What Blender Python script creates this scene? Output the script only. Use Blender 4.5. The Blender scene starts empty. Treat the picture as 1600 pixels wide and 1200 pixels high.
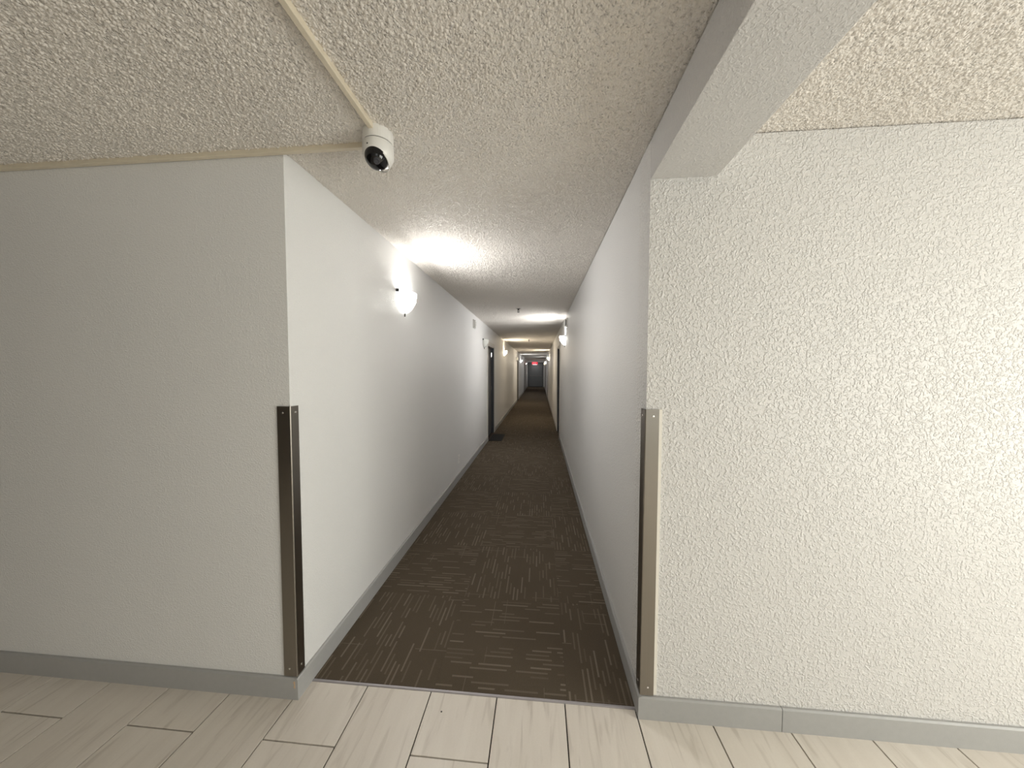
import bpy, bmesh, math, random
from mathutils import Vector, Matrix

random.seed(7)
S = bpy.context.scene
COL = S.collection

# ------------------------------------------------------------------ camera
F_PX = 503.94                      # focal length in pixels of the 1600x1200 frame
CAM_H = 1.475
cd = bpy.data.cameras.new('camera')
cam = bpy.data.objects.new('camera', cd)
COL.objects.link(cam)
cd.sensor_fit = 'HORIZONTAL'
cd.sensor_width = 36.0
cd.lens = F_PX / 1600.0 * 36.0
cd.clip_start = 0.02
cd.clip_end = 200


def camera_matrix(vx, vy, roll):
    d = Vector(((vx - 800) / F_PX, (vy - 600) / F_PX, 1)).normalized()
    u = Vector((math.sin(roll), -math.cos(roll), 0))
    u = (u - d * u.dot(d)).normalized()
    r = d.cross(u)
    if r.x < 0:
        r = -r
    # rows of R: world X, Y, Z seen from the camera (x right, y down, z forward)
    m = Matrix(((r.x, -r.y, -r.z), (d.x, -d.y, -d.z), (u.x, -u.y, -u.z))).to_4x4()
    m.translation = Vector((0, 0, CAM_H))
    return m


cam.matrix_world = camera_matrix(843.14, 579.27, 0.0055)
S.camera = cam

# ------------------------------------------------------------------ world, daylight, exposure
S.view_settings.view_transform = 'Standard'
S.view_settings.look = 'None'
S.view_settings.gamma = 1
S.view_settings.use_curve_mapping = False
S.view_settings.exposure = -0.14
S.cycles.max_bounces = 9
S.cycles.diffuse_bounces = 7
S.cycles.glossy_bounces = 3
S.cycles.transmission_bounces = 2
S.cycles.transparent_max_bounces = 6
W = bpy.data.worlds.new('world')
S.world = W
W.use_nodes = True
bgn = W.node_tree.nodes['Background']
bgn.inputs['Color'].default_value = (0.88, 0.93, 1.0, 1)
bgn.inputs['Strength'].default_value = 0.6


def area_light(name, loc, rot, sx, sy, power, color):
    l = bpy.data.lights.new(name, 'AREA')
    l.shape = 'RECTANGLE'
    l.size = sx
    l.size_y = sy
    l.energy = power
    l.color = color
    o = bpy.data.objects.new(name, l)
    COL.objects.link(o)
    o.location = loc
    o.rotation_euler = rot
    return o


# daylight coming in through the lobby window (window_1, right of and behind the camera)
WIN_Y0, WIN_Y1, WIN_Z0, WIN_Z1 = -2.0, 0.5, 0.25, 2.15
SIDE_X = 3.6
area_light('window_daylight', (SIDE_X + 0.16, (WIN_Y0 + WIN_Y1) / 2, (WIN_Z0 + WIN_Z1) / 2),
           (0, math.radians(90), 0), WIN_Z1 - WIN_Z0, WIN_Y1 - WIN_Y0, 185, (1.0, 0.945, 0.885))
# second window, added behind the camera to give the right guard a bright reflection
WB_X0, WB_X1, WB_Z0, WB_Z1 = 1.1, 3.1, 0.15, 2.15
area_light('added_back_light', ((WB_X0 + WB_X1) / 2, -4.2 - 0.17, (WB_Z0 + WB_Z1) / 2), (math.radians(90), 0, 0), WB_X1 - WB_X0, WB_Z1 - WB_Z0, 16, (1.0, 0.945, 0.885))

# ------------------------------------------------------------------ measures
XL, XR, H = -1.0807, 0.4372, 2.397        # corridor walls, ceiling
YL, YR = 1.3095, 1.3615                   # lobby faces left and right of the opening
YC = 1.393                                # edge of the carpet
BZ, BX = 2.239, 0.689                     # beam underside, beam far side
YE = 29.6                                 # end wall
BACK_Y = -4.2

# ------------------------------------------------------------------ node helpers


class NT:
    def __init__(self, name):
        self.m = bpy.data.materials.new(name)
        self.m.use_nodes = True
        self.t = self.m.node_tree
        self.b = self.t.nodes['Principled BSDF']

    def n(self, kind, **kw):
        x = self.t.nodes.new(kind)
        for k, v in kw.items():
            setattr(x, k, v)
        return x

    def link(self, a, b):
        self.t.links.new(a, b)

    def val(self, sock, v):
        if hasattr(v, 'node'):
            self.link(v, sock)
        else:
            sock.default_value = v

    def math(self, op, a, b=None, c=None):
        x = self.n('ShaderNodeMath', operation=op)
        self.val(x.inputs[0], a)
        if b is not None:
            self.val(x.inputs[1], b)
        if c is not None:
            self.val(x.inputs[2], c)
        return x.outputs[0]

    def mix(self, fac, a, b):
        x = self.n('ShaderNodeMix', data_type='RGBA')
        self.val(x.inputs[0], fac)
        self.val(x.inputs[6], a)
        self.val(x.inputs[7], b)
        return x.outputs[2]

    def ramp(self, fac, p0, c0, p1, c1):
        x = self.n('ShaderNodeValToRGB')
        x.color_ramp.elements[0].position = p0
        x.color_ramp.elements[0].color = c0
        x.color_ramp.elements[1].position = p1
        x.color_ramp.elements[1].color = c1
        self.link(fac, x.inputs[0])
        return x.outputs[0]

    def pos(self):
        return self.n('ShaderNodeNewGeometry').outputs['Position']

    def scaled(self, vec, s):
        x = self.n('ShaderNodeVectorMath', operation='MULTIPLY')
        self.link(vec, x.inputs[0])
        x.inputs[1].default_value = s
        return x.outputs[0]

    def noise(self, vec, scale, detail=2, rough=0.5, dist=0.0):
        x = self.n('ShaderNodeTexNoise')
        self.link(vec, x.inputs['Vector'])
        x.inputs['Scale'].default_value = scale
        x.inputs['Detail'].default_value = detail
        x.inputs['Roughness'].default_value = rough
        x.inputs['Distortion'].default_value = dist
        return x.outputs[0]

    def voronoi(self, vec, scale, feature='SMOOTH_F1'):
        x = self.n('ShaderNodeTexVoronoi', feature=feature)
        self.link(vec, x.inputs['Vector'])
        x.inputs['Scale'].default_value = scale
        return x.outputs['Distance']

    def bump(self, height, strength, dist):
        x = self.n('ShaderNodeBump')
        x.inputs['Strength'].default_value = strength
        x.inputs['Distance'].default_value = dist
        self.link(height, x.inputs['Height'])
        self.link(x.outputs[0], self.b.inputs['Normal'])

    def set(self, **kw):
        for k, v in kw.items():
            self.val(self.b.inputs[k.replace('_', ' ')], v)


def rgba(r, g, b):
    return (r, g, b, 1)


def plain(name, col, rough=0.5, metal=0.0, var=0.06, scale=40, bump=0.0):
    """painted / moulded surface with a slight procedural unevenness"""
    t = NT(name)
    p = t.pos()
    nz = t.noise(p, scale, 3)
    a = rgba(*[c * (1 - var) for c in col])
    b = rgba(*[min(1, c * (1 + var)) for c in col])
    t.set(Base_Color=t.mix(nz, a, b), Roughness=rough, Metallic=metal)
    if bump:
        t.bump(t.noise(p, scale * 6, 2), 0.4, bump)
    return t.m


def wall_mat(name, col, strength, scale):
    t = NT(name)
    p = t.pos()
    big = t.noise(p, 1.3, 3)
    c = t.mix(big, rgba(*[x * 0.97 for x in col]), rgba(*[x * 1.03 for x in col]))
    t.set(Base_Color=c, Roughness=0.42)
    n1 = t.noise(p, scale, 2, 0.5, 0.5)
    blobs = t.ramp(n1, 0.46, rgba(0, 0, 0), 0.66, rgba(1, 1, 1))
    fine = t.noise(p, scale * 2.4, 2)
    h = t.math('ADD', blobs, t.math('MULTIPLY', fine, 0.5))
    t.bump(h, strength, 0.0028)
    return t.m


def popcorn_mat(name, col):
    t = NT(name)
    p = t.pos()
    wob = t.n('ShaderNodeVectorMath', operation='ADD')
    nzv = t.n('ShaderNodeTexNoise')
    t.link(p, nzv.inputs['Vector'])
    nzv.inputs['Scale'].default_value = 30
    sc = t.n('ShaderNodeVectorMath', operation='SCALE')
    t.link(nzv.outputs['Color'], sc.inputs[0])
    sc.inputs['Scale'].default_value = 0.012
    t.link(p, wob.inputs[0])
    t.link(sc.outputs[0], wob.inputs[1])
    v = t.voronoi(wob.outputs[0], 135, 'F1')
    lump = t.ramp(v, 0.10, rgba(1, 1, 1), 0.60, rgba(0, 0, 0))
    gate = t.ramp(t.noise(p, 80, 1), 0.36, rgba(0.12, 0.12, 0.12), 0.6, rgba(1, 1, 1))
    h = t.math('ADD', t.math('MULTIPLY', lump, gate), t.math('MULTIPLY', t.noise(p, 330, 0), 0.35))
    big = t.noise(p, 0.9, 3)
    c = t.mix(big, rgba(*[x * 0.95 for x in col]), rgba(*[x * 1.04 for x in col]))
    t.set(Base_Color=c, Roughness=0.8)
    t.bump(h, 1.0, 0.005)
    return t.m


def carpet_mat(name):
    t = NT(name)
    tc = t.n('ShaderNodeTexCoord').outputs['Object']
    sep = t.n('ShaderNodeSeparateXYZ')
    t.link(tc, sep.inputs[0])
    x, y = sep.outputs[0], sep.outputs[1]
    rnd = t.n('ShaderNodeObjectInfo').outputs['Random']

    def dashes(a, b, pitch, length, width, chance, seed):
        u = t.math('ADD', t.math('DIVIDE', a, pitch), t.math('MULTIPLY_ADD', rnd, 91.0, seed))
        row = t.math('FLOOR', u)
        fu = t.math('FRACT', u)
        w1 = t.n('ShaderNodeTexWhiteNoise', noise_dimensions='1D')
        t.link(row, w1.inputs['W'])
        v = t.math('ADD', t.math('DIVIDE', b, length), t.math('MULTIPLY', w1.outputs['Value'], 17.0))
        cell = t.math('FLOOR', v)
        fv = t.math('FRACT', v)
        cx = t.n('ShaderNodeCombineXYZ')
        t.link(row, cx.inputs[0])
        t.link(cell, cx.inputs[1])
        w2 = t.n('ShaderNodeTexWhiteNoise', noise_dimensions='3D')
        t.link(cx.outputs[0], w2.inputs['Vector'])
        s2 = t.n('ShaderNodeSeparateColor')
        t.link(w2.outputs['Color'], s2.inputs[0])
        on = t.math('LESS_THAN', w2.outputs['Value'], chance)
        end = t.math('MULTIPLY_ADD', s2.outputs[1], 0.6, 0.38)
        dv = t.math('LESS_THAN', fv, end)
        du = t.math('LESS_THAN', fu, width)
        amp = t.math('MULTIPLY_ADD', s2.outputs[2], 0.75, 0.25)
        return t.math('MULTIPLY', t.math('MULTIPLY', on, dv), t.math('MULTIPLY', du, amp))

    d1 = dashes(x, y, 0.0245, 0.20, 0.36, 0.66, 3.0)
    d2 = dashes(y, x, 0.075, 0.24, 0.055, 0.16, 40.0)
    rib = t.math('MULTIPLY_ADD', t.math('SINE', t.math('MULTIPLY', y, 1500.0)), 0.22, 0.78)
    dd = t.math('MAXIMUM', t.math('MULTIPLY', d1, rib), t.math('MULTIPLY', d2, 0.7))
    tuft = t.noise(tc, 420, 2)
    patch = t.noise(tc, 3.0, 2)
    base = t.mix(tuft, rgba(0.056, 0.044, 0.031), rgba(0.152, 0.122, 0.090))
    base = t.mix(t.math('MULTIPLY', patch, 0.35), base, rgba(0.055, 0.043, 0.030))
    col = t.mix(t.math('MULTIPLY', dd, 0.70), base, rgba(0.27, 0.225, 0.175))
    t.set(Base_Color=col, Roughness=0.95, Specular_IOR_Level=0.1)
    t.bump(t.math('ADD', tuft, t.math('MULTIPLY', dd, 0.6)), 0.5, 0.002)
    return t.m


def tile_mat(name):
    t = NT(name)
    tc = t.n('ShaderNodeTexCoord').outputs['Object']
    rnd = t.n('ShaderNodeObjectInfo').outputs['Random']
    off = t.n('ShaderNodeVectorMath', operation='ADD')
    t.link(tc, off.inputs[0])
    cx = t.n('ShaderNodeCombineXYZ')
    t.link(t.math('MULTIPLY', rnd, 57.0), cx.inputs[0])
    t.link(t.math('MULTIPLY', rnd, 31.0), cx.inputs[1])
    t.link(cx.outputs[0], off.inputs[1])
    v = t.scaled(off.outputs[0], (14, 1.7, 1))
    streak = t.noise(v, 1.0, 5, 0.6, 0.7)
    vein = t.ramp(t.noise(t.scaled(off.outputs[0], (22, 2.4, 1)), 1.0, 3, 0.5, 1.2), 0.56, rgba(0, 0, 0), 0.70, rgba(1, 1, 1))
    fine = t.noise(off.outputs[0], 160, 2)
    a = t.mix(streak, rgba(0.68, 0.625, 0.56), rgba(0.87, 0.825, 0.76))
    a = t.mix(t.math('MULTIPLY', vein, 0.45), a, rgba(0.46, 0.41, 0.35))
    a = t.mix(t.math('MULTIPLY', fine, 0.14), a, rgba(0.42, 0.36, 0.30))
    a = t.mix(t.math('MULTIPLY', rnd, 0.12), a, rgba(0.52, 0.45, 0.38))
    t.set(Base_Color=a, Roughness=0.38)
    t.bump(fine, 0.15, 0.0006)
    return t.m


def brushed_steel(name, col, rough):
    t = NT(name)
    p = t.pos()
    n1 = t.noise(t.scaled(p, (900, 900, 6)), 1.0, 2)
    c = t.mix(n1, rgba(*[x * 0.88 for x in col]), rgba(*col))
    t.set(Base_Color=c, Metallic=1.0, Roughness=t.math('MULTIPLY_ADD', n1, 0.12, rough))
    return t.m


def glow(name, col, strength, base=(0.9, 0.9, 0.88)):
    t = NT(name)
    p = t.pos()
    t.set(Base_Color=t.mix(t.noise(p, 60, 2), rgba(*[x * 0.95 for x in base]), rgba(*base)), Roughness=0.3)
    t.b.inputs['Emission Color'].default_value = rgba(*col)
    t.b.inputs['Emission Strength'].default_value = strength
    return t.m


def frosted(name, col, emit, clear):
    """frosted shade glass: part of the bulb's light passes, the rest makes the glass glow"""
    t = NT(name)
    p = t.pos()
    t.set(Base_Color=t.mix(t.noise(p, 50, 2), rgba(0.82, 0.84, 0.78), rgba(0.9, 0.9, 0.86)), Roughness=0.22)
    t.b.inputs['Emission Color'].default_value = rgba(*col)
    t.b.inputs['Emission Strength'].default_value = emit
    tr = t.n('ShaderNodeBsdfTransparent')
    mx = t.n('ShaderNodeMixShader')
    mx.inputs[0].default_value = clear
    t.link(t.b.outputs[0], mx.inputs[1])
    t.link(tr.outputs[0], mx.inputs[2])
    out = [n for n in t.t.nodes if n.type == 'OUTPUT_MATERIAL'][0]
    t.link(mx.outputs[0], out.inputs[0])
    return t.m


def clear_pane(name):
    t = NT(name)
    p = t.pos()
    g = t.n('ShaderNodeBsdfGlossy')
    g.inputs['Roughness'].default_value = 0.03
    tr = t.n('ShaderNodeBsdfTransparent')
    t.link(t.mix(t.noise(p, 2, 1), rgba(0.93, 0.96, 0.95), rgba(0.96, 0.98, 0.97)), tr.inputs[0])
    mx = t.n('ShaderNodeMixShader')
    mx.inputs[0].default_value = 0.06
    t.link(tr.outputs[0], mx.inputs[1])
    t.link(g.outputs[0], mx.inputs[2])
    out = [n for n in t.t.nodes if n.type == 'OUTPUT_MATERIAL'][0]
    t.link(mx.outputs[0], out.inputs[0])
    return t.m


M = {
    'wall': wall_mat('wall_paint', (0.79, 0.79, 0.785), 0.35, 150),
    'wall_rough': wall_mat('wall_paint_heavy_texture', (0.675, 0.665, 0.65), 0.85, 92),
    'ceiling': popcorn_mat('popcorn_ceiling', (0.80, 0.762, 0.712)),
    'lump': plain('popcorn_lump', (0.80, 0.762, 0.712), 0.75, scale=3),
    'wall_right': wall_mat('right_wall_paint_shaded', (0.67, 0.665, 0.655), 0.35, 150),  # copy of the wall paint, darkened for the dimmer right side
    'beam': wall_mat('beam_paint_shaded', (0.60, 0.59, 0.58), 0.42, 120),  # same wall paint with the beam's shade put into its colour
    'carpet': carpet_mat('carpet'),
    'tile': tile_mat('floor_tile'),
    'grout': plain('grout', (0.022, 0.015, 0.011), 0.9),
    'base': plain('baseboard_paint', (0.38, 0.38, 0.375), 0.42, bump=0.0006),
    'dark_reflect_wall': plain('dark_reflect_paint', (0.06, 0.045, 0.035), 0.4),  # unseen side wall, darkened so the left guard reflects something dark
    'chip': plain('bare_wood', (0.60, 0.43, 0.27), 0.7),
    'strip': brushed_steel('strip_metal', (0.50, 0.48, 0.50), 0.5),
    'guard': brushed_steel('guard_steel', (0.32, 0.295, 0.26), 0.25),
    'caulk': plain('caulk', (0.80, 0.77, 0.70), 0.5),
    'screw': plain('screw_steel', (0.85, 0.84, 0.82), 0.25, 1.0),
    'white': plain('white_plastic', (0.80, 0.79, 0.76), 0.35),
    'bright_white': plain('bright_white_plastic', (0.93, 0.92, 0.90), 0.3, var=0.02),
    'cream': plain('cream_plastic', (0.70, 0.63, 0.50), 0.4),
    'grey': plain('grey_plastic', (0.09, 0.09, 0.10), 0.4),
    'black': plain('black_plastic', (0.012, 0.012, 0.013), 0.35),
    'smoked': plain('smoked_dome', (0.004, 0.004, 0.005), 0.06),
    'lens': plain('lens_glass', (0.05, 0.05, 0.06), 0.08),
    'door': plain('door_paint', (0.060, 0.064, 0.072), 0.38),
    'end_door': plain('end_door_paint', (0.17, 0.18, 0.19), 0.33),
    'casing': plain('casing_paint', (0.68, 0.66, 0.62), 0.4),
    'chrome': plain('chrome', (0.75, 0.75, 0.75), 0.18, 1.0),
    'dark_metal': plain('dark_metal', (0.10, 0.095, 0.085), 0.3, 0.8),
    'mat': plain('mat_rubber', (0.010, 0.011, 0.014), 0.85, bump=0.002),
    'red': glow('exit_red', (1.0, 0.03, 0.06), 1.2, (0.5, 0.02, 0.03)),
    'red_letter': glow('exit_letter', (1.0, 0.25, 0.28), 1.6, (0.8, 0.2, 0.2)),
    'pane': clear_pane('window_glass'),
    'glass_off': frosted('shade_glass_unlit', (1, 1, 1), 0.0, 0.35),
    'slab': plain('ground_concrete', (0.35, 0.34, 0.32), 0.9),
}

# ------------------------------------------------------------------ mesh helpers


def obj(name, bm, mat, parent=None, loc=(0, 0, 0), smooth=False, bevel=0.0, seg=2):
    bmesh.ops.recalc_face_normals(bm, faces=bm.faces[:])
    me = bpy.data.meshes.new(name)
    bm.to_mesh(me)
    bm.free()
    me.materials.append(M[mat] if isinstance(mat, str) else mat)
    o = bpy.data.objects.new(name, me)
    COL.objects.link(o)
    o.location = loc
    o.parent = parent
    if smooth:
        for p in me.polygons:
            p.use_smooth = True
    if bevel:
        md = o.modifiers.new('bevel', 'BEVEL')
        md.width = bevel
        md.segments = seg
        md.limit_method = 'ANGLE'
        md.angle_limit = math.radians(40)
    return o


def box(x0, x1, y0, y1, z0, z1, bm=None):
    bm = bm or bmesh.new()
    v = [bm.verts.new(p) for p in ((x0, y0, z0), (x1, y0, z0), (x1, y1, z0), (x0, y1, z0),
                                   (x0, y0, z1), (x1, y0, z1), (x1, y1, z1), (x0, y1, z1))]
    for f in ((0, 3, 2, 1), (4, 5, 6, 7), (0, 1, 5, 4), (1, 2, 6, 5), (2, 3, 7, 6), (3, 0, 4, 7)):
        bm.faces.new([v[i] for i in f])
    return bm


def extrude_poly(pts, a, b, axis, bm=None):
    """pts: outline in the two other axes (in x,y,z order); extruded from a to b along axis"""
    bm = bm or bmesh.new()

    def at(p, t):
        q = list(p)
        q.insert(axis, t)
        return tuple(q)
    lo = [bm.verts.new(at(p, a)) for p in pts]
    hi = [bm.verts.new(at(p, b)) for p in pts]
    bm.faces.new(lo)
    bm.faces.new(hi[::-1])
    n = len(pts)
    for i in range(n):
        bm.faces.new((lo[i], lo[(i + 1) % n], hi[(i + 1) % n], hi[i]))
    return bm


def lathe(profile, seg=32, bm=None, cap=True):
    """profile: (r, z) pairs"""
    bm = bm or bmesh.new()
    rings = []
    for r, z in profile:
        if r < 1e-6:
            rings.append([bm.verts.new((0, 0, z))])
        else:
            rings.append([bm.verts.new((r * math.cos(2 * math.pi * k / seg), r * math.sin(2 * math.pi * k / seg), z)) for k in range(seg)])
    for a, b in zip(rings, rings[1:]):
        for k in range(seg):
            k2 = (k + 1) % seg
            if len(a) == 1 and len(b) > 1:
                bm.faces.new((a[0], b[k], b[k2]))
            elif len(b) == 1 and len(a) > 1:
                bm.faces.new((a[k], b[0], a[k2]))
            elif len(a) > 1:
                bm.faces.new((a[k], b[k], b[k2], a[k2]))
    if cap:
        for r in (rings[0], rings[-1]):
            if len(r) > 1:
                bm.faces.new(r)
    return bm


def cyl_between(p0, p1, r, seg=12, bm=None):
    bm = bm or bmesh.new()
    p0, p1 = Vector(p0), Vector(p1)
    d = (p1 - p0)
    q = d.to_track_quat('Z', 'Y')
    rings = []
    for p in (p0, p1):
        rings.append([bm.verts.new(p + q @ Vector((r * math.cos(2 * math.pi * k / seg), r * math.sin(2 * math.pi * k / seg), 0))) for k in range(seg)])
    for k in range(seg):
        bm.faces.new((rings[0][k], rings[0][(k + 1) % seg], rings[1][(k + 1) % seg], rings[1][k]))
    bm.faces.new(rings[0])
    bm.faces.new(rings[1][::-1])
    return bm


def thing(name, label, cat, loc=(0, 0, 0), rotz=0.0, group=None):
    o = bpy.data.objects.new(name, None)
    COL.objects.link(o)
    o.empty_display_size = 0.05
    o.location = loc
    o.rotation_euler = (0, 0, rotz)
    o['label'] = label
    o['category'] = cat
    if group:
        o['group'] = group
    return o


def tag(o, label, cat, group=None):
    o['label'] = label
    o['category'] = cat
    if group:
        o['group'] = group
    return o


def struct(o, label=None, cat=None):
    o['kind'] = 'structure'
    if label:
        o['label'] = label
    if cat:
        o['category'] = cat
    return o


# ------------------------------------------------------------------ doors: (y0, y1)
DOORS_L = [(6.64, 7.60), (15.45, 16.37), (22.2, 23.1)]
DOORS_R = [(7.00, 7.92), (16.9, 17.8), (24.0, 24.9)]
DH = 2.03
WT = 0.20          # wall thickness


def notched(y0, y1, top, doors):
    pts = [(y0, 0.0)]
    for a, b in doors:
        pts += [(a, 0.0), (a, DH), (b, DH), (b, 0.0)]
    pts += [(y1, 0.0), (y1, top), (y0, top)]
    return pts


# ------------------------------------------------------------------ walls
GAP = 0.004
FW = 0.14          # thickness of the walls that face the lobby
bm = extrude_poly(notched(YL + FW, YE, H, DOORS_L), XL, XL - WT, 0)
struct(obj('wall_left', bm, 'wall'), 'pale grey left wall of the long corridor', 'wall')

bm = extrude_poly(notched(YR + FW, YE, H - GAP, DOORS_R), XR, XR + 0.03, 0)
extrude_poly(notched(YR + FW, YE, H, DOORS_R), XR + 0.03, XR + WT, 0, bm)
struct(obj('wall_right', bm, 'wall_right'), 'pale grey right wall of the long corridor', 'wall')


def front_profile(y):
    return [(y, 0), (y, H - GAP), (y + 0.03, H - GAP), (y + 0.03, H), (y + FW, H), (y + FW, 0)]


bm = extrude_poly(front_profile(YL), -SIDE_X, XL, 0)
struct(obj('wall_front_left', bm, 'wall'), 'pale grey lobby wall left of the corridor opening', 'wall')
bm = extrude_poly(front_profile(YR), XR, SIDE_X, 0)
struct(obj('wall_front_right', bm, 'wall_rough'), 'bright textured lobby wall right of the corridor opening', 'wall')
struct(obj('wall_end', box(XL - WT, XR + WT, YE, YE + 0.15, 0, H), 'wall'), 'far end wall of the corridor', 'wall')

# lobby around the camera
struct(obj('wall_side_left', box(-SIDE_X - 0.15, -SIDE_X, BACK_Y, YL + FW, 0, H), 'dark_reflect_wall'), 'left side wall of the lobby, darkened for the guard reflection', 'wall')
def windowed_wall(us, zs, at, axis, th):
    """wall with one window opening, one connected frame; us: along the wall, at: inner face, th: signed thickness"""
    bm = bmesh.new()

    def P(u, z, t):
        return (t, u, z) if axis == 0 else (u, t, z)
    g0 = [[bm.verts.new(P(u, z, at)) for z in zs] for u in us]
    g1 = [[bm.verts.new(P(u, z, at + th)) for z in zs] for u in us]
    for i in range(3):
        for j in range(3):
            if (i, j) == (1, 1):
                continue
            bm.faces.new((g0[i][j], g0[i + 1][j], g0[i + 1][j + 1], g0[i][j + 1]))
            bm.faces.new((g1[i][j], g1[i][j + 1], g1[i + 1][j + 1], g1[i + 1][j]))
    for a, b in (((1, 1), (2, 1)), ((2, 1), (2, 2)), ((2, 2), (1, 2)), ((1, 2), (1, 1))):
        bm.faces.new((g0[a[0]][a[1]], g0[b[0]][b[1]], g1[b[0]][b[1]], g1[a[0]][a[1]]))
    for i in range(3):
        for j in (0, 3):
            bm.faces.new((g0[i][j], g0[i + 1][j], g1[i + 1][j], g1[i][j]))
            bm.faces.new((g0[j][i], g0[j][i + 1], g1[j][i + 1], g1[j][i]))
    return bm


struct(obj('wall_back', windowed_wall([-SIDE_X - 0.15, WB_X0, WB_X1, SIDE_X + 0.15], [0, WB_Z0, WB_Z1, H], BACK_Y, 1, -0.15), 'wall'), 'back wall of the lobby with an added window', 'wall')
struct(obj('wall_side_right', windowed_wall([BACK_Y, WIN_Y0, WIN_Y1, YR + FW], [0, WIN_Z0, WIN_Z1, H], SIDE_X, 0, 0.15), 'wall'), 'right side wall of the lobby with a large window', 'wall')


def make_window(name, loc, rotz, hw, hh, label):
    win = bpy.data.objects.new(name, None)
    COL.objects.link(win)
    win.location = loc
    win.rotation_euler = (0, 0, rotz)
    struct(win, label, 'window')
    for (a, b, c, d) in ((-hw, hw, 0, 0.05), (-hw, hw, hh - 0.05, hh), (-hw, -hw + 0.05, 0.05, hh - 0.05), (hw - 0.05, hw, 0.05, hh - 0.05), (-0.025, 0.025, 0.05, hh - 0.05)):
        obj('window_frame', box(-0.03, 0.03, a, b, c, d), 'casing', win)
    for (a, b) in ((-hw + 0.05, -0.025), (0.025, hw - 0.05)):
        obj('pane', box(-0.004, 0.004, a, b, 0.05, hh - 0.05), 'pane', win)


make_window('window_1', (SIDE_X + 0.06, (WIN_Y0 + WIN_Y1) / 2, WIN_Z0), 0, (WIN_Y1 - WIN_Y0) / 2, WIN_Z1 - WIN_Z0, 'large lobby window in the right side wall')
make_window('window_added', ((WB_X0 + WB_X1) / 2, BACK_Y - 0.06, WB_Z0), math.pi / 2, (WB_X1 - WB_X0) / 2, WB_Z1 - WB_Z0, 'added window in the back wall, bright for the guard reflection')  # added window, no such opening known behind the camera

# ------------------------------------------------------------------ ceiling and beam
pts = [(-SIDE_X - 0.15, BACK_Y - 0.15), (SIDE_X + 0.15, BACK_Y - 0.15), (SIDE_X + 0.15, YR + FW), (XR + WT, YR + FW),
       (XR + WT, YE + 0.15), (XL - WT, YE + 0.15), (XL - WT, YL + FW), (-SIDE_X - 0.15, YL + FW)]
struct(obj('ceiling', extrude_poly(pts, H, H + 0.2, 2), 'ceiling'), 'off-white popcorn textured ceiling', 'ceiling')

# the sprayed lumps themselves where they are near enough to be told apart
import numpy as np
rs = np.random.RandomState(5)
rects = [(-2.75, XR, 0.15, YL, 11500), (BX, 2.3, 0.15, YR, 11500), (XL, XR, YL, 2.6, 11500), (XL, XR, 2.6, 6.5, 6500)]
cx, cy = [], []
for (xa, xb, ya, yb, dens) in rects:
    n = int((xb - xa) * (yb - ya) * dens)
    cx.append(rs.uniform(xa + 0.004, xb - 0.004, n))
    cy.append(rs.uniform(ya + 0.004, yb - 0.004, n))
cx, cy = np.concatenate(cx), np.concatenate(cy)
n = len(cx)
rad = rs.uniform(0.0022, 0.0060, n) * np.where(cy > 2.6, 1.25, 1.0)
dep = rad * rs.uniform(0.7, 1.35, n)
ang = rs.uniform(0, 6.28, n)
stretch = rs.uniform(0.75, 1.35, n)
vv = np.zeros((n, 7, 3), dtype=np.float32)
for k in range(6):
    a = k * math.pi / 3
    lx, ly = rad * stretch * math.cos(a), rad / stretch * math.sin(a)
    vv[:, k, 0] = cx + lx * np.cos(ang) - ly * np.sin(ang)
    vv[:, k, 1] = cy + lx * np.sin(ang) + ly * np.cos(ang)
    vv[:, k, 2] = H + 0.0004
vv[:, 6, 0] = cx + rs.uniform(-0.3, 0.3, n) * rad
vv[:, 6, 1] = cy + rs.uniform(-0.3, 0.3, n) * rad
vv[:, 6, 2] = H - dep
tri = np.array([[(k + 1) % 6, k, 6] for k in range(6)], dtype=np.int32)
faces = (tri[None] + (np.arange(n, dtype=np.int32) * 7)[:, None, None]).reshape(-1)
me = bpy.data.meshes.new('popcorn_lumps')
me.vertices.add(n * 7)
me.vertices.foreach_set('co', vv.reshape(-1))
me.loops.add(n * 18)
me.loops.foreach_set('vertex_index', faces)
me.polygons.add(n * 6)
me.polygons.foreach_set('loop_start', np.arange(0, n * 18, 3, dtype=np.int32))
me.polygons.foreach_set('use_smooth', np.ones(n * 6, dtype=bool))
me.update(calc_edges=True)
me.materials.append(M['lump'])
lump = bpy.data.objects.new('popcorn_lumps', me)
COL.objects.link(lump)
lump.parent = bpy.data.objects['ceiling']
lump['kind'] = 'stuff'

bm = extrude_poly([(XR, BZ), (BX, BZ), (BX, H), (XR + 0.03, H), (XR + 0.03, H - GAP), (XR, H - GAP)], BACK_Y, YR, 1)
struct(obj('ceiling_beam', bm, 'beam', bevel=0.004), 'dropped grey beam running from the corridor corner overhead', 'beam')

# ------------------------------------------------------------------ floors
T_TOP = 0.0
GRID_X0 = -1.0965          # a joint line
PX, PY = 0.304, 0.609
JOINT = 0.0052
flo = struct(obj('floor', box(-SIDE_X - 0.15, SIDE_X + 0.15, BACK_Y - 0.15, YC, -0.10, -0.008), 'grout'),
             'lobby floor of pale beige plank tiles with dark joints', 'floor')
obj('tile_field', box(-SIDE_X, SIDE_X, BACK_Y, -0.695, -0.008, 0.0), 'tile', flo)['kind'] = 'stuff'
mesh_cache = {}


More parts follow.
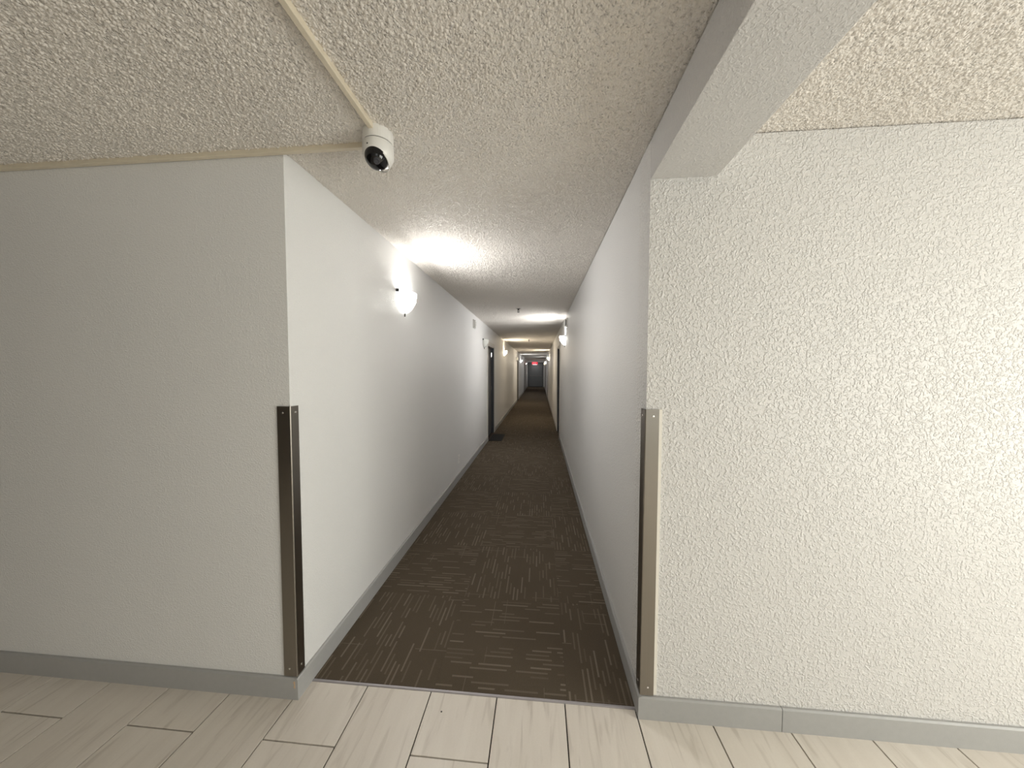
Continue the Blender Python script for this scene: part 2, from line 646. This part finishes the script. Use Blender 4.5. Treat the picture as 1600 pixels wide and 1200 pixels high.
def tile_obj(name, x0, x1, y0, y1, z0, z1, mat, parent, bev):
    key = (name, round(x1 - x0, 4), round(y1 - y0, 4))
    cx, cy = (x0 + x1) / 2, (y0 + y1) / 2
    if key not in mesh_cache:
        w, d = (x1 - x0) / 2, (y1 - y0) / 2
        b = bmesh.new()
        lo = [b.verts.new(p) for p in ((-w, -d, z0), (w, -d, z0), (w, d, z0), (-w, d, z0))]
        md = [b.verts.new(p) for p in ((-w, -d, z1 - bev), (w, -d, z1 - bev), (w, d, z1 - bev), (-w, d, z1 - bev))]
        hi = [b.verts.new(p) for p in ((-w + bev, -d + bev, z1), (w - bev, -d + bev, z1), (w - bev, d - bev, z1), (-w + bev, d - bev, z1))]
        for A, B in ((lo, md), (md, hi)):
            for k in range(4):
                b.faces.new((A[k], A[(k + 1) % 4], B[(k + 1) % 4], B[k]))
        b.faces.new(hi)
        o = obj(name, b, mat, parent, (cx, cy, 0))
        mesh_cache[key] = o.data
    else:
        o = bpy.data.objects.new(name, mesh_cache[key])
        COL.objects.link(o)
        o.location = (cx, cy, 0)
        o.parent = parent
    return o


for ci in range(-9, 16):
    x0 = GRID_X0 + ci * PX
    x1 = x0 + PX
    x0c, x1c = max(x0, -SIDE_X), min(x1, SIDE_X)
    if x1c - x0c < 0.03:
        continue
    yj = 1.141 if ci % 2 == 0 else 1.141 - PY / 2
    ylim = YC - 0.0045
    if x1 <= XL + 0.02:
        ylim = YL + 0.02
    elif x0 >= XR - 0.03:
        ylim = YR + 0.02
    k = 2
    while k > -5:
        y0, y1 = yj + (k - 1) * PY, yj + k * PY
        k -= 1
        y0, y1 = max(y0, -0.69), min(y1, ylim)
        if y1 - y0 < 0.02:
            continue
        tile_obj('floor_tile', x0c + JOINT / 2, x1c - JOINT / 2, y0 + JOINT / 2, y1 - JOINT / 2, -0.008, T_TOP, 'tile', flo, 0.0008)

# corridor floor: carpet tiles laid quarter-turn
cf = struct(obj('floor_corridor', box(XL - WT, XR + WT, YC, YE + 0.15, -0.10, -0.006), 'grout'),
            'corridor floor laid with dark brown streaked carpet tiles', 'floor')
CP = 0.61
COLS = [(XL, -0.480, -0.480 - CP / 2), (-0.480, 0.130, -0.175), (0.130, XR, 0.130 + CP / 2)]
N_ROWS = 24
cmesh = {}
for r in range(N_ROWS):
    y0 = YC + 0.006 + r * CP
    y1 = y0 + CP
    cy = (y0 + y1) / 2
    for c, (x0, x1, cx) in enumerate(COLS):
        turned = (r + c) % 2 == 1
        key = (c, turned)
        if key not in cmesh:
            e = 0.0004
            q = [(x0 - cx + e, -CP / 2 + e), (x1 - cx - e, -CP / 2 + e), (x1 - cx - e, CP / 2 - e), (x0 - cx + e, CP / 2 - e)]
            if turned:                                   # in the tile's own frame, quarter turn back
                q = [(yy, -xx) for xx, yy in q]
            o = obj('carpet_tile', extrude_poly(q, -0.006, 0.002, 2), 'carpet', cf)
            cmesh[key] = o.data
        else:
            o = bpy.data.objects.new('carpet_tile', cmesh[key])
            COL.objects.link(o)
            o.parent = cf
        o.location = (cx, cy, 0)
        o.rotation_euler = (0, 0, math.pi / 2 if turned else 0)
yfar = YC + 0.006 + N_ROWS * CP
obj('carpet_field', box(XL, XR, yfar, YE, -0.006, 0.002), 'carpet', cf)['kind'] = 'stuff'

# metal strip between tiles and carpet
bm = extrude_poly([(YC - 0.007, -0.008), (YC - 0.007, 0.001), (YC - 0.004, 0.003), (YC + 0.004, 0.003), (YC + 0.006, 0.001), (YC + 0.006, -0.008)], XL, XR, 0)
struct(obj('trim_1', bm, 'strip'), 'thin metal strip between beige tiles and brown carpet', 'trim')
tag(obj('floor_grit', lathe([(0, 0.0), (0.0035, 0.0006), (0.0028, 0.002), (0, 0.003)], 7), 'black', None, (-0.415, 1.305, T_TOP)),
    'tiny dark speck of grit on a beige floor tile', 'grit')

# ------------------------------------------------------------------ baseboards
BH, BT = 0.098, 0.013


def base_profile(sign, at):
    # outline across the board: (offset from wall, z)
    return [(at, 0), (at + sign * BT, 0), (at + sign * BT, BH - 0.006), (at + sign * (BT - 0.005), BH), (at, BH)]


def runs(y0, y1, doors):
    out, y = [], y0
    for a, b in doors:
        out.append((y, a - 0.06))
        y = b + 0.06
    out.append((y, y1))
    return out


CAS = 0.06
for i, (a, b) in enumerate(runs(YL - BT, YE, DOORS_L)):
    o = struct(obj('baseboard_left', extrude_poly(base_profile(1, XL), a, b, 1), 'base'))
for i, (a, b) in enumerate(runs(YR - BT, YE, DOORS_R)):
    o = struct(obj('baseboard_right', extrude_poly(base_profile(-1, XR), a, b, 1), 'base'))
bl = struct(obj('baseboard_front_left', extrude_poly([(y, z) for y, z in base_profile(-1, YL)], -SIDE_X, XL, 0), 'base'))
JX = 0.995
b1 = struct(obj('baseboard_front_right', extrude_poly(base_profile(-1, YR), XR, JX - 0.0012, 0), 'base'))
b2 = struct(obj('baseboard_front_right', extrude_poly(base_profile(-1, YR), JX + 0.0012, SIDE_X, 0), 'base'))
# bare wood where the paint is knocked off the corners
bm = bmesh.new()
v = [bm.verts.new(p) for p in ((XL + 0.0005, YL - BT - 0.0008, 0.088), (XL + 0.0005, YL - BT - 0.0008, 0.052), (XL - 0.007, YL - BT - 0.0008, 0.058), (XL - 0.004, YL - BT - 0.0008, 0.070), (XL - 0.009, YL - BT - 0.0008, 0.082))]
w = [bm.verts.new((p.co.x, p.co.y + 0.002, p.co.z)) for p in v]
bm.faces.new(v)
bm.faces.new(w[::-1])
for k in range(5):
    bm.faces.new((v[k], v[(k + 1) % 5], w[(k + 1) % 5], w[k]))
obj('paint_chip', bm, 'chip', bl)

# ------------------------------------------------------------------ door sets


def make_door(n, side, y0, y1, label):
    """flush dark door set back in the wall, painted casing, lever handle"""
    X = XL if side < 0 else XR
    root = bpy.data.objects.new('door_%d' % n, None)
    COL.objects.link(root)
    root.location = (X, (y0 + y1) / 2, 0)
    struct(root, label, 'door')
    w = (y1 - y0) / 2
    into = side           # direction into the wall
    jt = 0.03
    leaf = box(min(into * 0.06, into * 0.105), max(into * 0.06, into * 0.105), -w + jt, w - jt, 0.008, DH - jt)
    lf = obj('door_leaf', leaf, 'door', root, bevel=0.002)
    # jamb lining
    for a, b, c, d in ((-w, -w + jt, 0, DH), (w - jt, w, 0, DH)):
        obj('jamb', box(min(0, into * WT), max(0, into * WT), a, b, c, d), 'door', root)
    obj('door_head', box(min(0, into * WT), max(0, into * WT), -w + jt, w - jt, DH - jt, DH), 'casing', root)
    # casing on the corridor face
    o = -into * 0.014
    for a, b, c, d in ((-w - CAS, -w + 0.008, 0, DH + CAS), (w - 0.008, w + CAS, 0, DH + CAS)):
        obj('casing', box(min(0, o), max(0, o), a, b, c, d), 'casing', root, bevel=0.004)
    obj('casing', box(min(0, o), max(0, o), -w + 0.008, w - 0.008, DH - 0.008, DH + CAS), 'casing', root, bevel=0.004)
    # lever handle on the near side
    hy = -w + 0.10
    hb = lathe([(0.0, 0.0), (0.027, 0.0), (0.027, 0.006), (0.012, 0.010), (0.010, 0.045), (0, 0.045)], 16)
    cyl_between((0, 0, 0.04), (0, 0.11, 0.04), 0.008, 10, hb)
    h = obj('door_handle', hb, 'chrome', lf, (into * 0.06, hy, 1.0), smooth=False)
    h.rotation_euler = (0, -into * math.pi / 2, 0)
    for hz in (0.25, 1.02, 1.80):
        obj('hinge', cyl_between((into * 0.056, w - jt - 0.004, hz), (into * 0.056, w - jt - 0.004, hz + 0.09), 0.006, 8), 'chrome', lf)
    return root


nd = 1
for i, (a, b) in enumerate(DOORS_L):
    make_door(nd, -1, a, b, ['dark slate door on the left wall beside the black doormat', 'second dark door along the left corridor wall', 'third dark door along the left corridor wall'][i])
    nd += 1
for i, (a, b) in enumerate(DOORS_R):
    make_door(nd, 1, a, b, ['nearest dark slate door on the right corridor wall', 'second dark door along the right corridor wall', 'third dark door along the right corridor wall'][i])
    nd += 1

# end door
root = bpy.data.objects.new('door_%d' % nd, None)
COL.objects.link(root)
root.location = (-0.36, YE, 0)
struct(root, 'grey door closing the far end of the corridor', 'door')
obj('door_leaf', box(-0.62, 0.62, -0.05, -0.005, 0.03, 2.16), 'end_door', root, bevel=0.004)
obj('threshold', box(-0.66, 0.66, -0.10, -0.002, 0.002, 0.028), 'black', root)
for a, b in ((-0.69, -0.625), (0.625, 0.69)):
    obj('jamb', box(a, b, -0.07, -0.002, 0.03, 2.23), 'door', root)
obj('door_head', box(-0.625, 0.625, -0.07, -0.002, 2.165, 2.23), 'door', root)
obj('push_bar', cyl_between((-0.5, -0.09, 1.0), (0.5, -0.09, 1.0), 0.02, 10), 'chrome', root)
for px in (-0.48, 0.48):
    obj('bar_bracket', box(px - 0.025, px + 0.025, -0.085, -0.05, 0.97, 1.03), 'chrome', root)

# ------------------------------------------------------------------ corner guards


def corner_guard(name, X, Y, side, label, wface, wside):
    """stainless angle on an outside corner: one leg on the lobby face, one on the corridor wall"""
    root = thing(name, label, 'corner guard', (X, Y, BH + 0.004))
    hgt = 1.216
    t = 0.0025
    s = side                       # -1: lobby face extends to -x (left corner), +1: to +x
    so = 0.004                     # small stand-off from the painted corner
    # L outline in (x, y); nose rounded
    fx, sy = s * wface, wside
    e = so + t
    arc = [(-s * (e - 0.005 + 0.005 * math.sin(k * math.pi / 12)), -e + 0.005 - 0.005 * math.cos(k * math.pi / 12)) for k in range(7)]
    pts = [(fx, -e)] + arc + [(-s * e, sy), (-s * so, sy), (-s * so, -so), (fx, -so)]
    obj('steel_angle', extrude_poly(pts, 0, hgt, 2), 'guard', root)
    # black strips behind each leg draw the shadow in the gap
    obj('gap_shade', box(min(s * 0.004, fx - s * 0.002), max(s * 0.004, fx - s * 0.002), -so, -0.0003, 0.003, hgt - 0.003), 'black', root)
    obj('gap_shade', box(min(-s * so, -s * 0.0003), max(-s * so, -s * 0.0003), 0.003, sy - 0.002, 0.003, hgt - 0.003), 'black', root)
    for z in (0.035, hgt - 0.028):
        sc = obj('screw', lathe([(0.0045, 0), (0.0042, 0.0012), (0.002, 0.002), (0, 0.002)], 12), 'screw', root, (s * wface * 0.52, -so - t, z))
        sc.rotation_euler = (math.pi / 2, 0, 0)
        sc = obj('screw', lathe([(0.0045, 0), (0.0042, 0.0012), (0.002, 0.002), (0, 0.002)], 12), 'screw', root, (-s * (so + t), wside * 0.55, z))
        sc.rotation_euler = (0, -s * math.pi / 2, 0)
    return root


corner_guard('corner_guard', XL, YL, -1, 'dark reflecting steel corner guard on the left wall corner', 0.056, 0.041)
g = corner_guard('corner_guard', XR, YR, 1, 'bright beige-reflecting steel corner guard on the right wall corner', 0.050, 0.046)
obj('caulk_strip', box(0.0505, 0.063, -0.0035, -0.0003, 0.002, 1.216), 'caulk', g)

# ------------------------------------------------------------------ security camera and cable raceways
CX, CY = -0.632, 1.247
sc = thing('security_camera', 'white dome security camera with black window on the ceiling', 'camera', (CX, CY, H))
obj('mounting_box', lathe([(0.0, 0.0), (0.056, 0.0), (0.057, -0.012), (0.057, -0.042), (0.055, -0.044), (0, -0.044)], 40), 'white', sc, smooth=False)
obj('seam_ring', lathe([(0.0, -0.0435), (0.0545, -0.0435), (0.0545, -0.0475), (0, -0.0475)], 40), 'black', sc)
prof = [(0.0, -0.0474), (0.0565, -0.0474), (0.0578, -0.050), (0.0578, -0.080)]
for k in range(1, 9):
    a = k / 8 * math.radians(66)
    prof.append((0.0578 - 0.030 * (1 - math.cos(a)), -0.080 - 0.036 * math.sin(a)))
prof.append((0.0, prof[-1][1]))
hs = obj('housing', lathe(prof, 48), 'white', sc, smooth=True)
hs.modifiers.new('split', 'EDGE_SPLIT').split_angle = math.radians(35)
# smoked bubble facing the viewer, hooded by the white housing
bub = obj('dome_window', lathe([(0.0445 * math.sin(math.pi * k / 20), -0.0445 * math.cos(math.pi * k / 20)) for k in range(21)], 40, cap=False), 'smoked', sc, (0.001, -0.015, -0.099), smooth=True)
rng = obj('dome_rim', lathe([(0.0435, 0.003), (0.0465, 0.003), (0.0465, -0.003), (0.0435, -0.003), (0.0435, 0.003)], 40, cap=False), 'white', sc, (0.005, -0.007, -0.104))
rng.rotation_euler = (math.radians(-30), math.radians(24), 0)
ln = obj('lens', lathe([(0.0, 0.0), (0.011, 0.0), (0.012, -0.004), (0.009, -0.007), (0.006, -0.004), (0, -0.004)], 20), 'lens', sc)
d = Vector((0.30, -0.62, -0.72)).normalized()
ln.location = Vector((0.001, -0.015, -0.099)) + d * 0.041
ln.rotation_euler = (-d).to_track_quat('Z', 'Y').to_euler()
hole = obj('sensor_hole', lathe([(0.0, 0.0), (0.0026, 0.0), (0.0026, 0.002), (0, 0.002)], 10), 'black', sc)
d = Vector((-0.25, -0.968, 0)).normalized()
hole.location = Vector((0, 0, -0.073)) + d * 0.0572
hole.rotation_euler = d.to_track_quat('Z', 'Y').to_euler()


def raceway(name, p0, p1, label, w=0.018, h=0.020):
    """surface cable duct under the ceiling with clip-on lid"""
    p0, p1 = Vector(p0), Vector(p1)
    L = (p1 - p0).length
    ang = math.atan2(p1.y - p0.y, p1.x - p0.x)
    root = thing(name, label, 'cable duct', (p0.x, p0.y, H), ang)
    b = extrude_poly([(-w / 2, 0), (w / 2, 0), (w / 2, -h * 0.55), (-w / 2, -h * 0.55)], 0, L, 0)
    obj('duct_base', b, 'cream', root)
    e = w / 2 + 0.0007
    b = extrude_poly([(-e, -h * 0.5), (e, -h * 0.5), (e, -h + 0.002), (e - 0.002, -h), (-e + 0.002, -h), (-e, -h + 0.002)], 0, L - 0.0005, 0)
    obj('duct_lid', b, 'cream', root)
    return root


raceway('cable_raceway', (CX - 0.001, CY - 0.054, 0), (CX - 0.001, BACK_Y, 0), 'cream cable raceway running from the dome camera overhead along the ceiling')
raceway('cable_raceway', (CX - 0.046, YL - 0.0115 - 0.003, 0), (-SIDE_X, YL - 0.0105, 0), 'cream cable raceway along the ceiling above the left lobby wall')

# ------------------------------------------------------------------ wall sconces
COOL = (1.0, 0.985, 0.97)
WARM = (1.0, 0.86, 0.66)


def half_bowl(rw, rd, hgt, th=0.005, nu=28, nv=12):
    """shield of glass: half a bowl open at the top and against the wall; wall plane is x=0, depth +x"""
    b = bmesh.new()

    def surf(a, d, c):
        g = []
        for j in range(nv + 1):
            t = j / nv                       # 0 top, 1 bottom
            k = math.sqrt(max(0.0, 1 - (t ** 1.75)))
            k = max(k, 0.06)
            row = []
            for i in range(nu + 1):
                ph = -math.pi / 2 + math.pi * i / nu
                row.append(b.verts.new((0.004 + d * k * math.cos(ph), a * k * math.sin(ph), -c * t)))
            g.append(row)
        return g
    o = surf(rw, rd, hgt)
    n = surf(rw - th, rd - th, hgt - th)
    for g, rev in ((o, False), (n, True)):
        for j in range(nv):
            for i in range(nu):
                f = (g[j][i], g[j + 1][i], g[j + 1][i + 1], g[j][i + 1])
                b.faces.new(f[::-1] if rev else f)
    for i in range(nu):
        b.faces.new((o[0][i], o[0][i + 1], n[0][i + 1], n[0][i]))
        b.faces.new((o[nv][i], n[nv][i], n[nv][i + 1], o[nv][i + 1]))
    for j in range(nv):
        b.faces.new((o[j][0], n[j][0], n[j + 1][0], o[j + 1][0]))
        b.faces.new((o[j][nu], o[j + 1][nu], n[j + 1][nu], n[j][nu]))
    return b


def sconce(side, y, z, label, lit=True, power=9.0, color=COOL):
    X = XL if side < 0 else XR
    root = thing('wall_sconce', label, 'wall lamp', (X, y, z), 0 if side < 0 else math.pi, 'sconces along the corridor walls')
    if lit:
        key = 'glass_%.2f_%.2f' % (color[2], power)
        if key not in M:
            M[key] = frosted('shade_glass_lit', color, min(2.6, 0.5 + power * 0.14), 0.40)
            M['bulb' + key] = glow('bulb_lit', color, min(8.0, power))
        gm, bmats = M[key], M['bulb' + key]
    else:
        gm, bmats = M['glass_off'], M['white']
    obj('backplate', extrude_poly([(-0.055, -0.045), (0.055, -0.045), (0.055, 0.045), (-0.055, 0.045)], 0.0, 0.012, 0), 'white', root, (0, 0, -0.06), bevel=0.003)
    obj('glass_shade', half_bowl(0.128, 0.095, 0.160), gm, root, (0, 0, 0.015), smooth=True)
    for s in (-1, 1):
        c = box(0.002, 0.024, s * 0.130 - 0.008, s * 0.130 + 0.008, -0.014, 0.010)
        obj('clip', c, 'black', root, (0, 0, 0.012), bevel=0.002)
    obj('finial', lathe([(0, 0.012), (0.006, 0.010), (0.008, 0.002), (0.005, -0.004), (0.007, -0.010), (0.004, -0.016), (0, -0.018)], 14), 'dark_metal', root, (0.012, 0, -0.152), smooth=True)
    obj('lamp_holder', cyl_between((0.012, 0, -0.07), (0.045, 0, -0.07), 0.014, 14), 'white', root)
    bb = lathe([(0, -0.030), (0.012, -0.028), (0.014, -0.012), (0.024, 0.010), (0.026, 0.022), (0.020, 0.038), (0, 0.046)], 18)
    obj('bulb', bb, bmats, root, (0.046, 0, -0.060), smooth=True)
    if lit:
        # light leaving the open top of the bowl
        f = 1 if side < 0 else -1
        area_light('sconce_up_light', (X + f * 0.048, y, z - 0.005), (math.pi, 0, 0), 0.05, 0.12, power * 0.058, color)
        # the frosted front throws most of the light out across the corridor
        area_light('sconce_front_light', (X + f * 0.080, y, z - 0.03), (0, math.radians(-80 if side < 0 else 80), 0), 0.07, 0.14, power * 1.5, color)
    return root


sconce(-1, 2.50, 2.07, 'lit frosted glass sconce nearest the camera on the left wall', True, 28.0, COOL)
sconce(1, 5.60, 2.05, 'lit frosted glass sconce nearest on the right wall, before the dark door', True, 38.0, COOL)
sconce(-1, 6.20, 2.06, 'unlit glass sconce on the left wall just before the dark door', False)
sconce(-1, 9.70, 2.06, 'lit warm sconce on the left wall just past the first dark door', True, 40.0, WARM)
sconce(1, 14.5, 2.06, 'second lit sconce along the right wall, giving warm light', True, 40.0, WARM)
sconce(-1, 14.9, 2.06, 'unlit glass sconce before the second dark door on the left', False)
sconce(-1, 18.2, 2.06, 'third lit sconce along the left wall, deep in the corridor', True, 26.0, COOL)
sconce(1, 21.6, 2.06, 'third lit sconce along the right wall, deep in the corridor', True, 15.0, COOL)
sconce(-1, 25.0, 2.06, 'farthest sconce on the left wall near the end door', True, 1.6, COOL)
sconce(1, 26.2, 2.06, 'farthest sconce on the right wall near the end door', True, 1.6, WARM)

# ------------------------------------------------------------------ alarm boxes, outlet, sprinklers, doormat, exit sign


def alarm_box(side, y, z, label):
    X = XL if side < 0 else XR
    root = thing('alarm_box', label, 'alarm', (X, y, z), 0 if side < 0 else math.pi)
    f = 1 if side < 0 else -1
    obj('back_box', box(0, 0.022, -0.062, 0.062, -0.072, 0.072), 'white', root, bevel=0.004)
    obj('cover', box(0.0215, 0.042, -0.052, 0.030, -0.060, 0.060), 'white', root, bevel=0.005)
    obj('recess_shade', box(0.0215, 0.036, 0.033, 0.053, -0.045, 0.045), 'grey', root, bevel=0.003)  # dark strip drawn for the recess shade beside the cover
    for k in range(5):
        obj('sound_slot', box(0.0418, 0.0428, -0.036, 0.014, -0.030 + k * 0.014, -0.026 + k * 0.014), 'grey', root)
    return root


alarm_box(-1, 5.24, 2.235, 'small white alarm box high on the left wall before the unlit sconce')
alarm_box(1, 5.22, 2.235, 'small white alarm box high on the right wall above the lit sconce')

ot = thing('wall_outlet', 'white electrical outlet low on the left wall', 'outlet', (XL, 4.22, 0.287))
obj('cover_plate', box(0, 0.006, -0.036, 0.036, -0.058, 0.058), 'bright_white', ot, bevel=0.003)
for dz in (-0.02, 0.02):
    so = obj('socket_face', box(0.0055, 0.009, -0.016, 0.016, dz - 0.014, dz + 0.014), 'bright_white', ot, bevel=0.004)
    for dy in (-0.006, 0.006):
        obj('slot', box(0.0088, 0.0095, dy - 0.001, dy + 0.001, dz - 0.004, dz + 0.006), 'black', so)
obj('screw', lathe([(0.003, 0), (0.003, 0.001), (0, 0.0015)], 8), 'screw', ot, (0.006, 0, 0)).rotation_euler = (0, math.pi / 2, 0)


def sprinkler(x, y, label):
    root = thing('fire_sprinkler', label, 'sprinkler', (x, y, H), 0, 'sprinkler heads on the corridor ceiling')
    obj('escutcheon', lathe([(0, 0.0), (0.036, 0.0), (0.034, -0.006), (0.016, -0.012), (0, -0.012)], 20), 'chrome', root)
    obj('stem', lathe([(0, -0.012), (0.011, -0.012), (0.011, -0.026), (0, -0.026)], 12), 'dark_metal', root)
    for s in (-1, 1):
        b = cyl_between((s * 0.011, 0, -0.022), (s * 0.014, 0, -0.040), 0.0028, 6)
        obj('frame_arm', b, 'dark_metal', root)
        b = cyl_between((s * 0.014, 0, -0.040), (s * 0.003, 0, -0.056), 0.0028, 6)
        obj('frame_arm', b, 'dark_metal', root)
    obj('glass_bulb', cyl_between((0, 0, -0.026), (0, 0, -0.052), 0.003, 8), 'dark_metal', root)
    obj('deflector', lathe([(0, -0.054), (0.021, -0.056), (0.021, -0.058), (0, -0.059)], 16), 'dark_metal', root)


sprinkler(-0.319, 4.82, 'nearest small sprinkler head on the corridor ceiling')
sprinkler(-0.322, 9.60, 'second sprinkler head along the corridor ceiling')
sprinkler(-0.330, 15.5, 'third sprinkler head, deep along the corridor ceiling')

mt = thing('doormat', 'black doormat on the carpet by the left door', 'doormat', (-0.925, 7.00, 0.002))
obj('mat_edge', extrude_poly([(-0.140, -0.35), (0.140, -0.35), (0.140, 0.35), (-0.140, 0.35)], 0, 0.008, 2), 'mat', mt, bevel=0.003)
rb = bmesh.new()
for k in range(16):
    xx = -0.122 + k * 0.0163
    box(xx - 0.005, xx + 0.005, -0.33, 0.33, 0.0078, 0.012, rb)
obj('mat_ribs', rb, 'mat', mt)['kind'] = 'stuff'

ex = thing('exit_sign', 'red lit exit sign hanging before the end door', 'exit sign', (-0.40, 27.0, H))
obj('canopy', box(-0.10, 0.10, -0.03, 0.03, -0.03, 0.0), 'white', ex, bevel=0.004)
obj('stem', cyl_between((0, 0, -0.03), (0, 0, -0.19), 0.012, 10), 'white', ex)
obj('sign_case', box(-0.24, 0.24, -0.03, 0.03, -0.41, -0.19), 'white', ex, bevel=0.006)
fc = obj('sign_face', box(-0.23, 0.23, -0.034, -0.030, -0.40, -0.20), 'red', ex)


def letter(ch):
    b = bmesh.new()
    if ch == 'E':
        box(0, 0.018, 0, 0.003, 0, 0.14, b)
        for z in (0, 0.061, 0.122):
            box(0.018, 0.07, 0, 0.003, z, z + 0.018, b)
    elif ch == 'X':
        for s in (0, 1):
            p = [(0, 0), (0.02, 0), (0.075, 0.14), (0.055, 0.14)]
            if s:
                p = [(0.075 - a, c) for a, c in p]
            extrude_poly(p, 0.0005 * s, 0.003, 1, b)
    elif ch == 'I':
        box(0, 0.018, 0, 0.003, 0, 0.14, b)
    else:
        box(0, 0.075, 0, 0.003, 0.122, 0.14, b)
        box(0.0285, 0.0465, 0, 0.003, 0, 0.122, b)
    return b


for ch, xx in (('E', -0.165), ('X', -0.070), ('I', 0.030), ('T', 0.075)):
    obj('letter', letter(ch), 'red_letter', fc, (xx, -0.0368, -0.37))
M['downlight'] = glow('downlight_lens', (1, 0.98, 0.95), 8.0)
obj('downlight_lens', box(-0.18, 0.18, -0.02, 0.02, -0.416, -0.4095), 'downlight', ex)
el = area_light('exit_downlight', (-0.40, 27.0, H - 0.42), (math.radians(58), 0, 0), 0.3, 0.05, 14, (1.0, 0.98, 0.95))
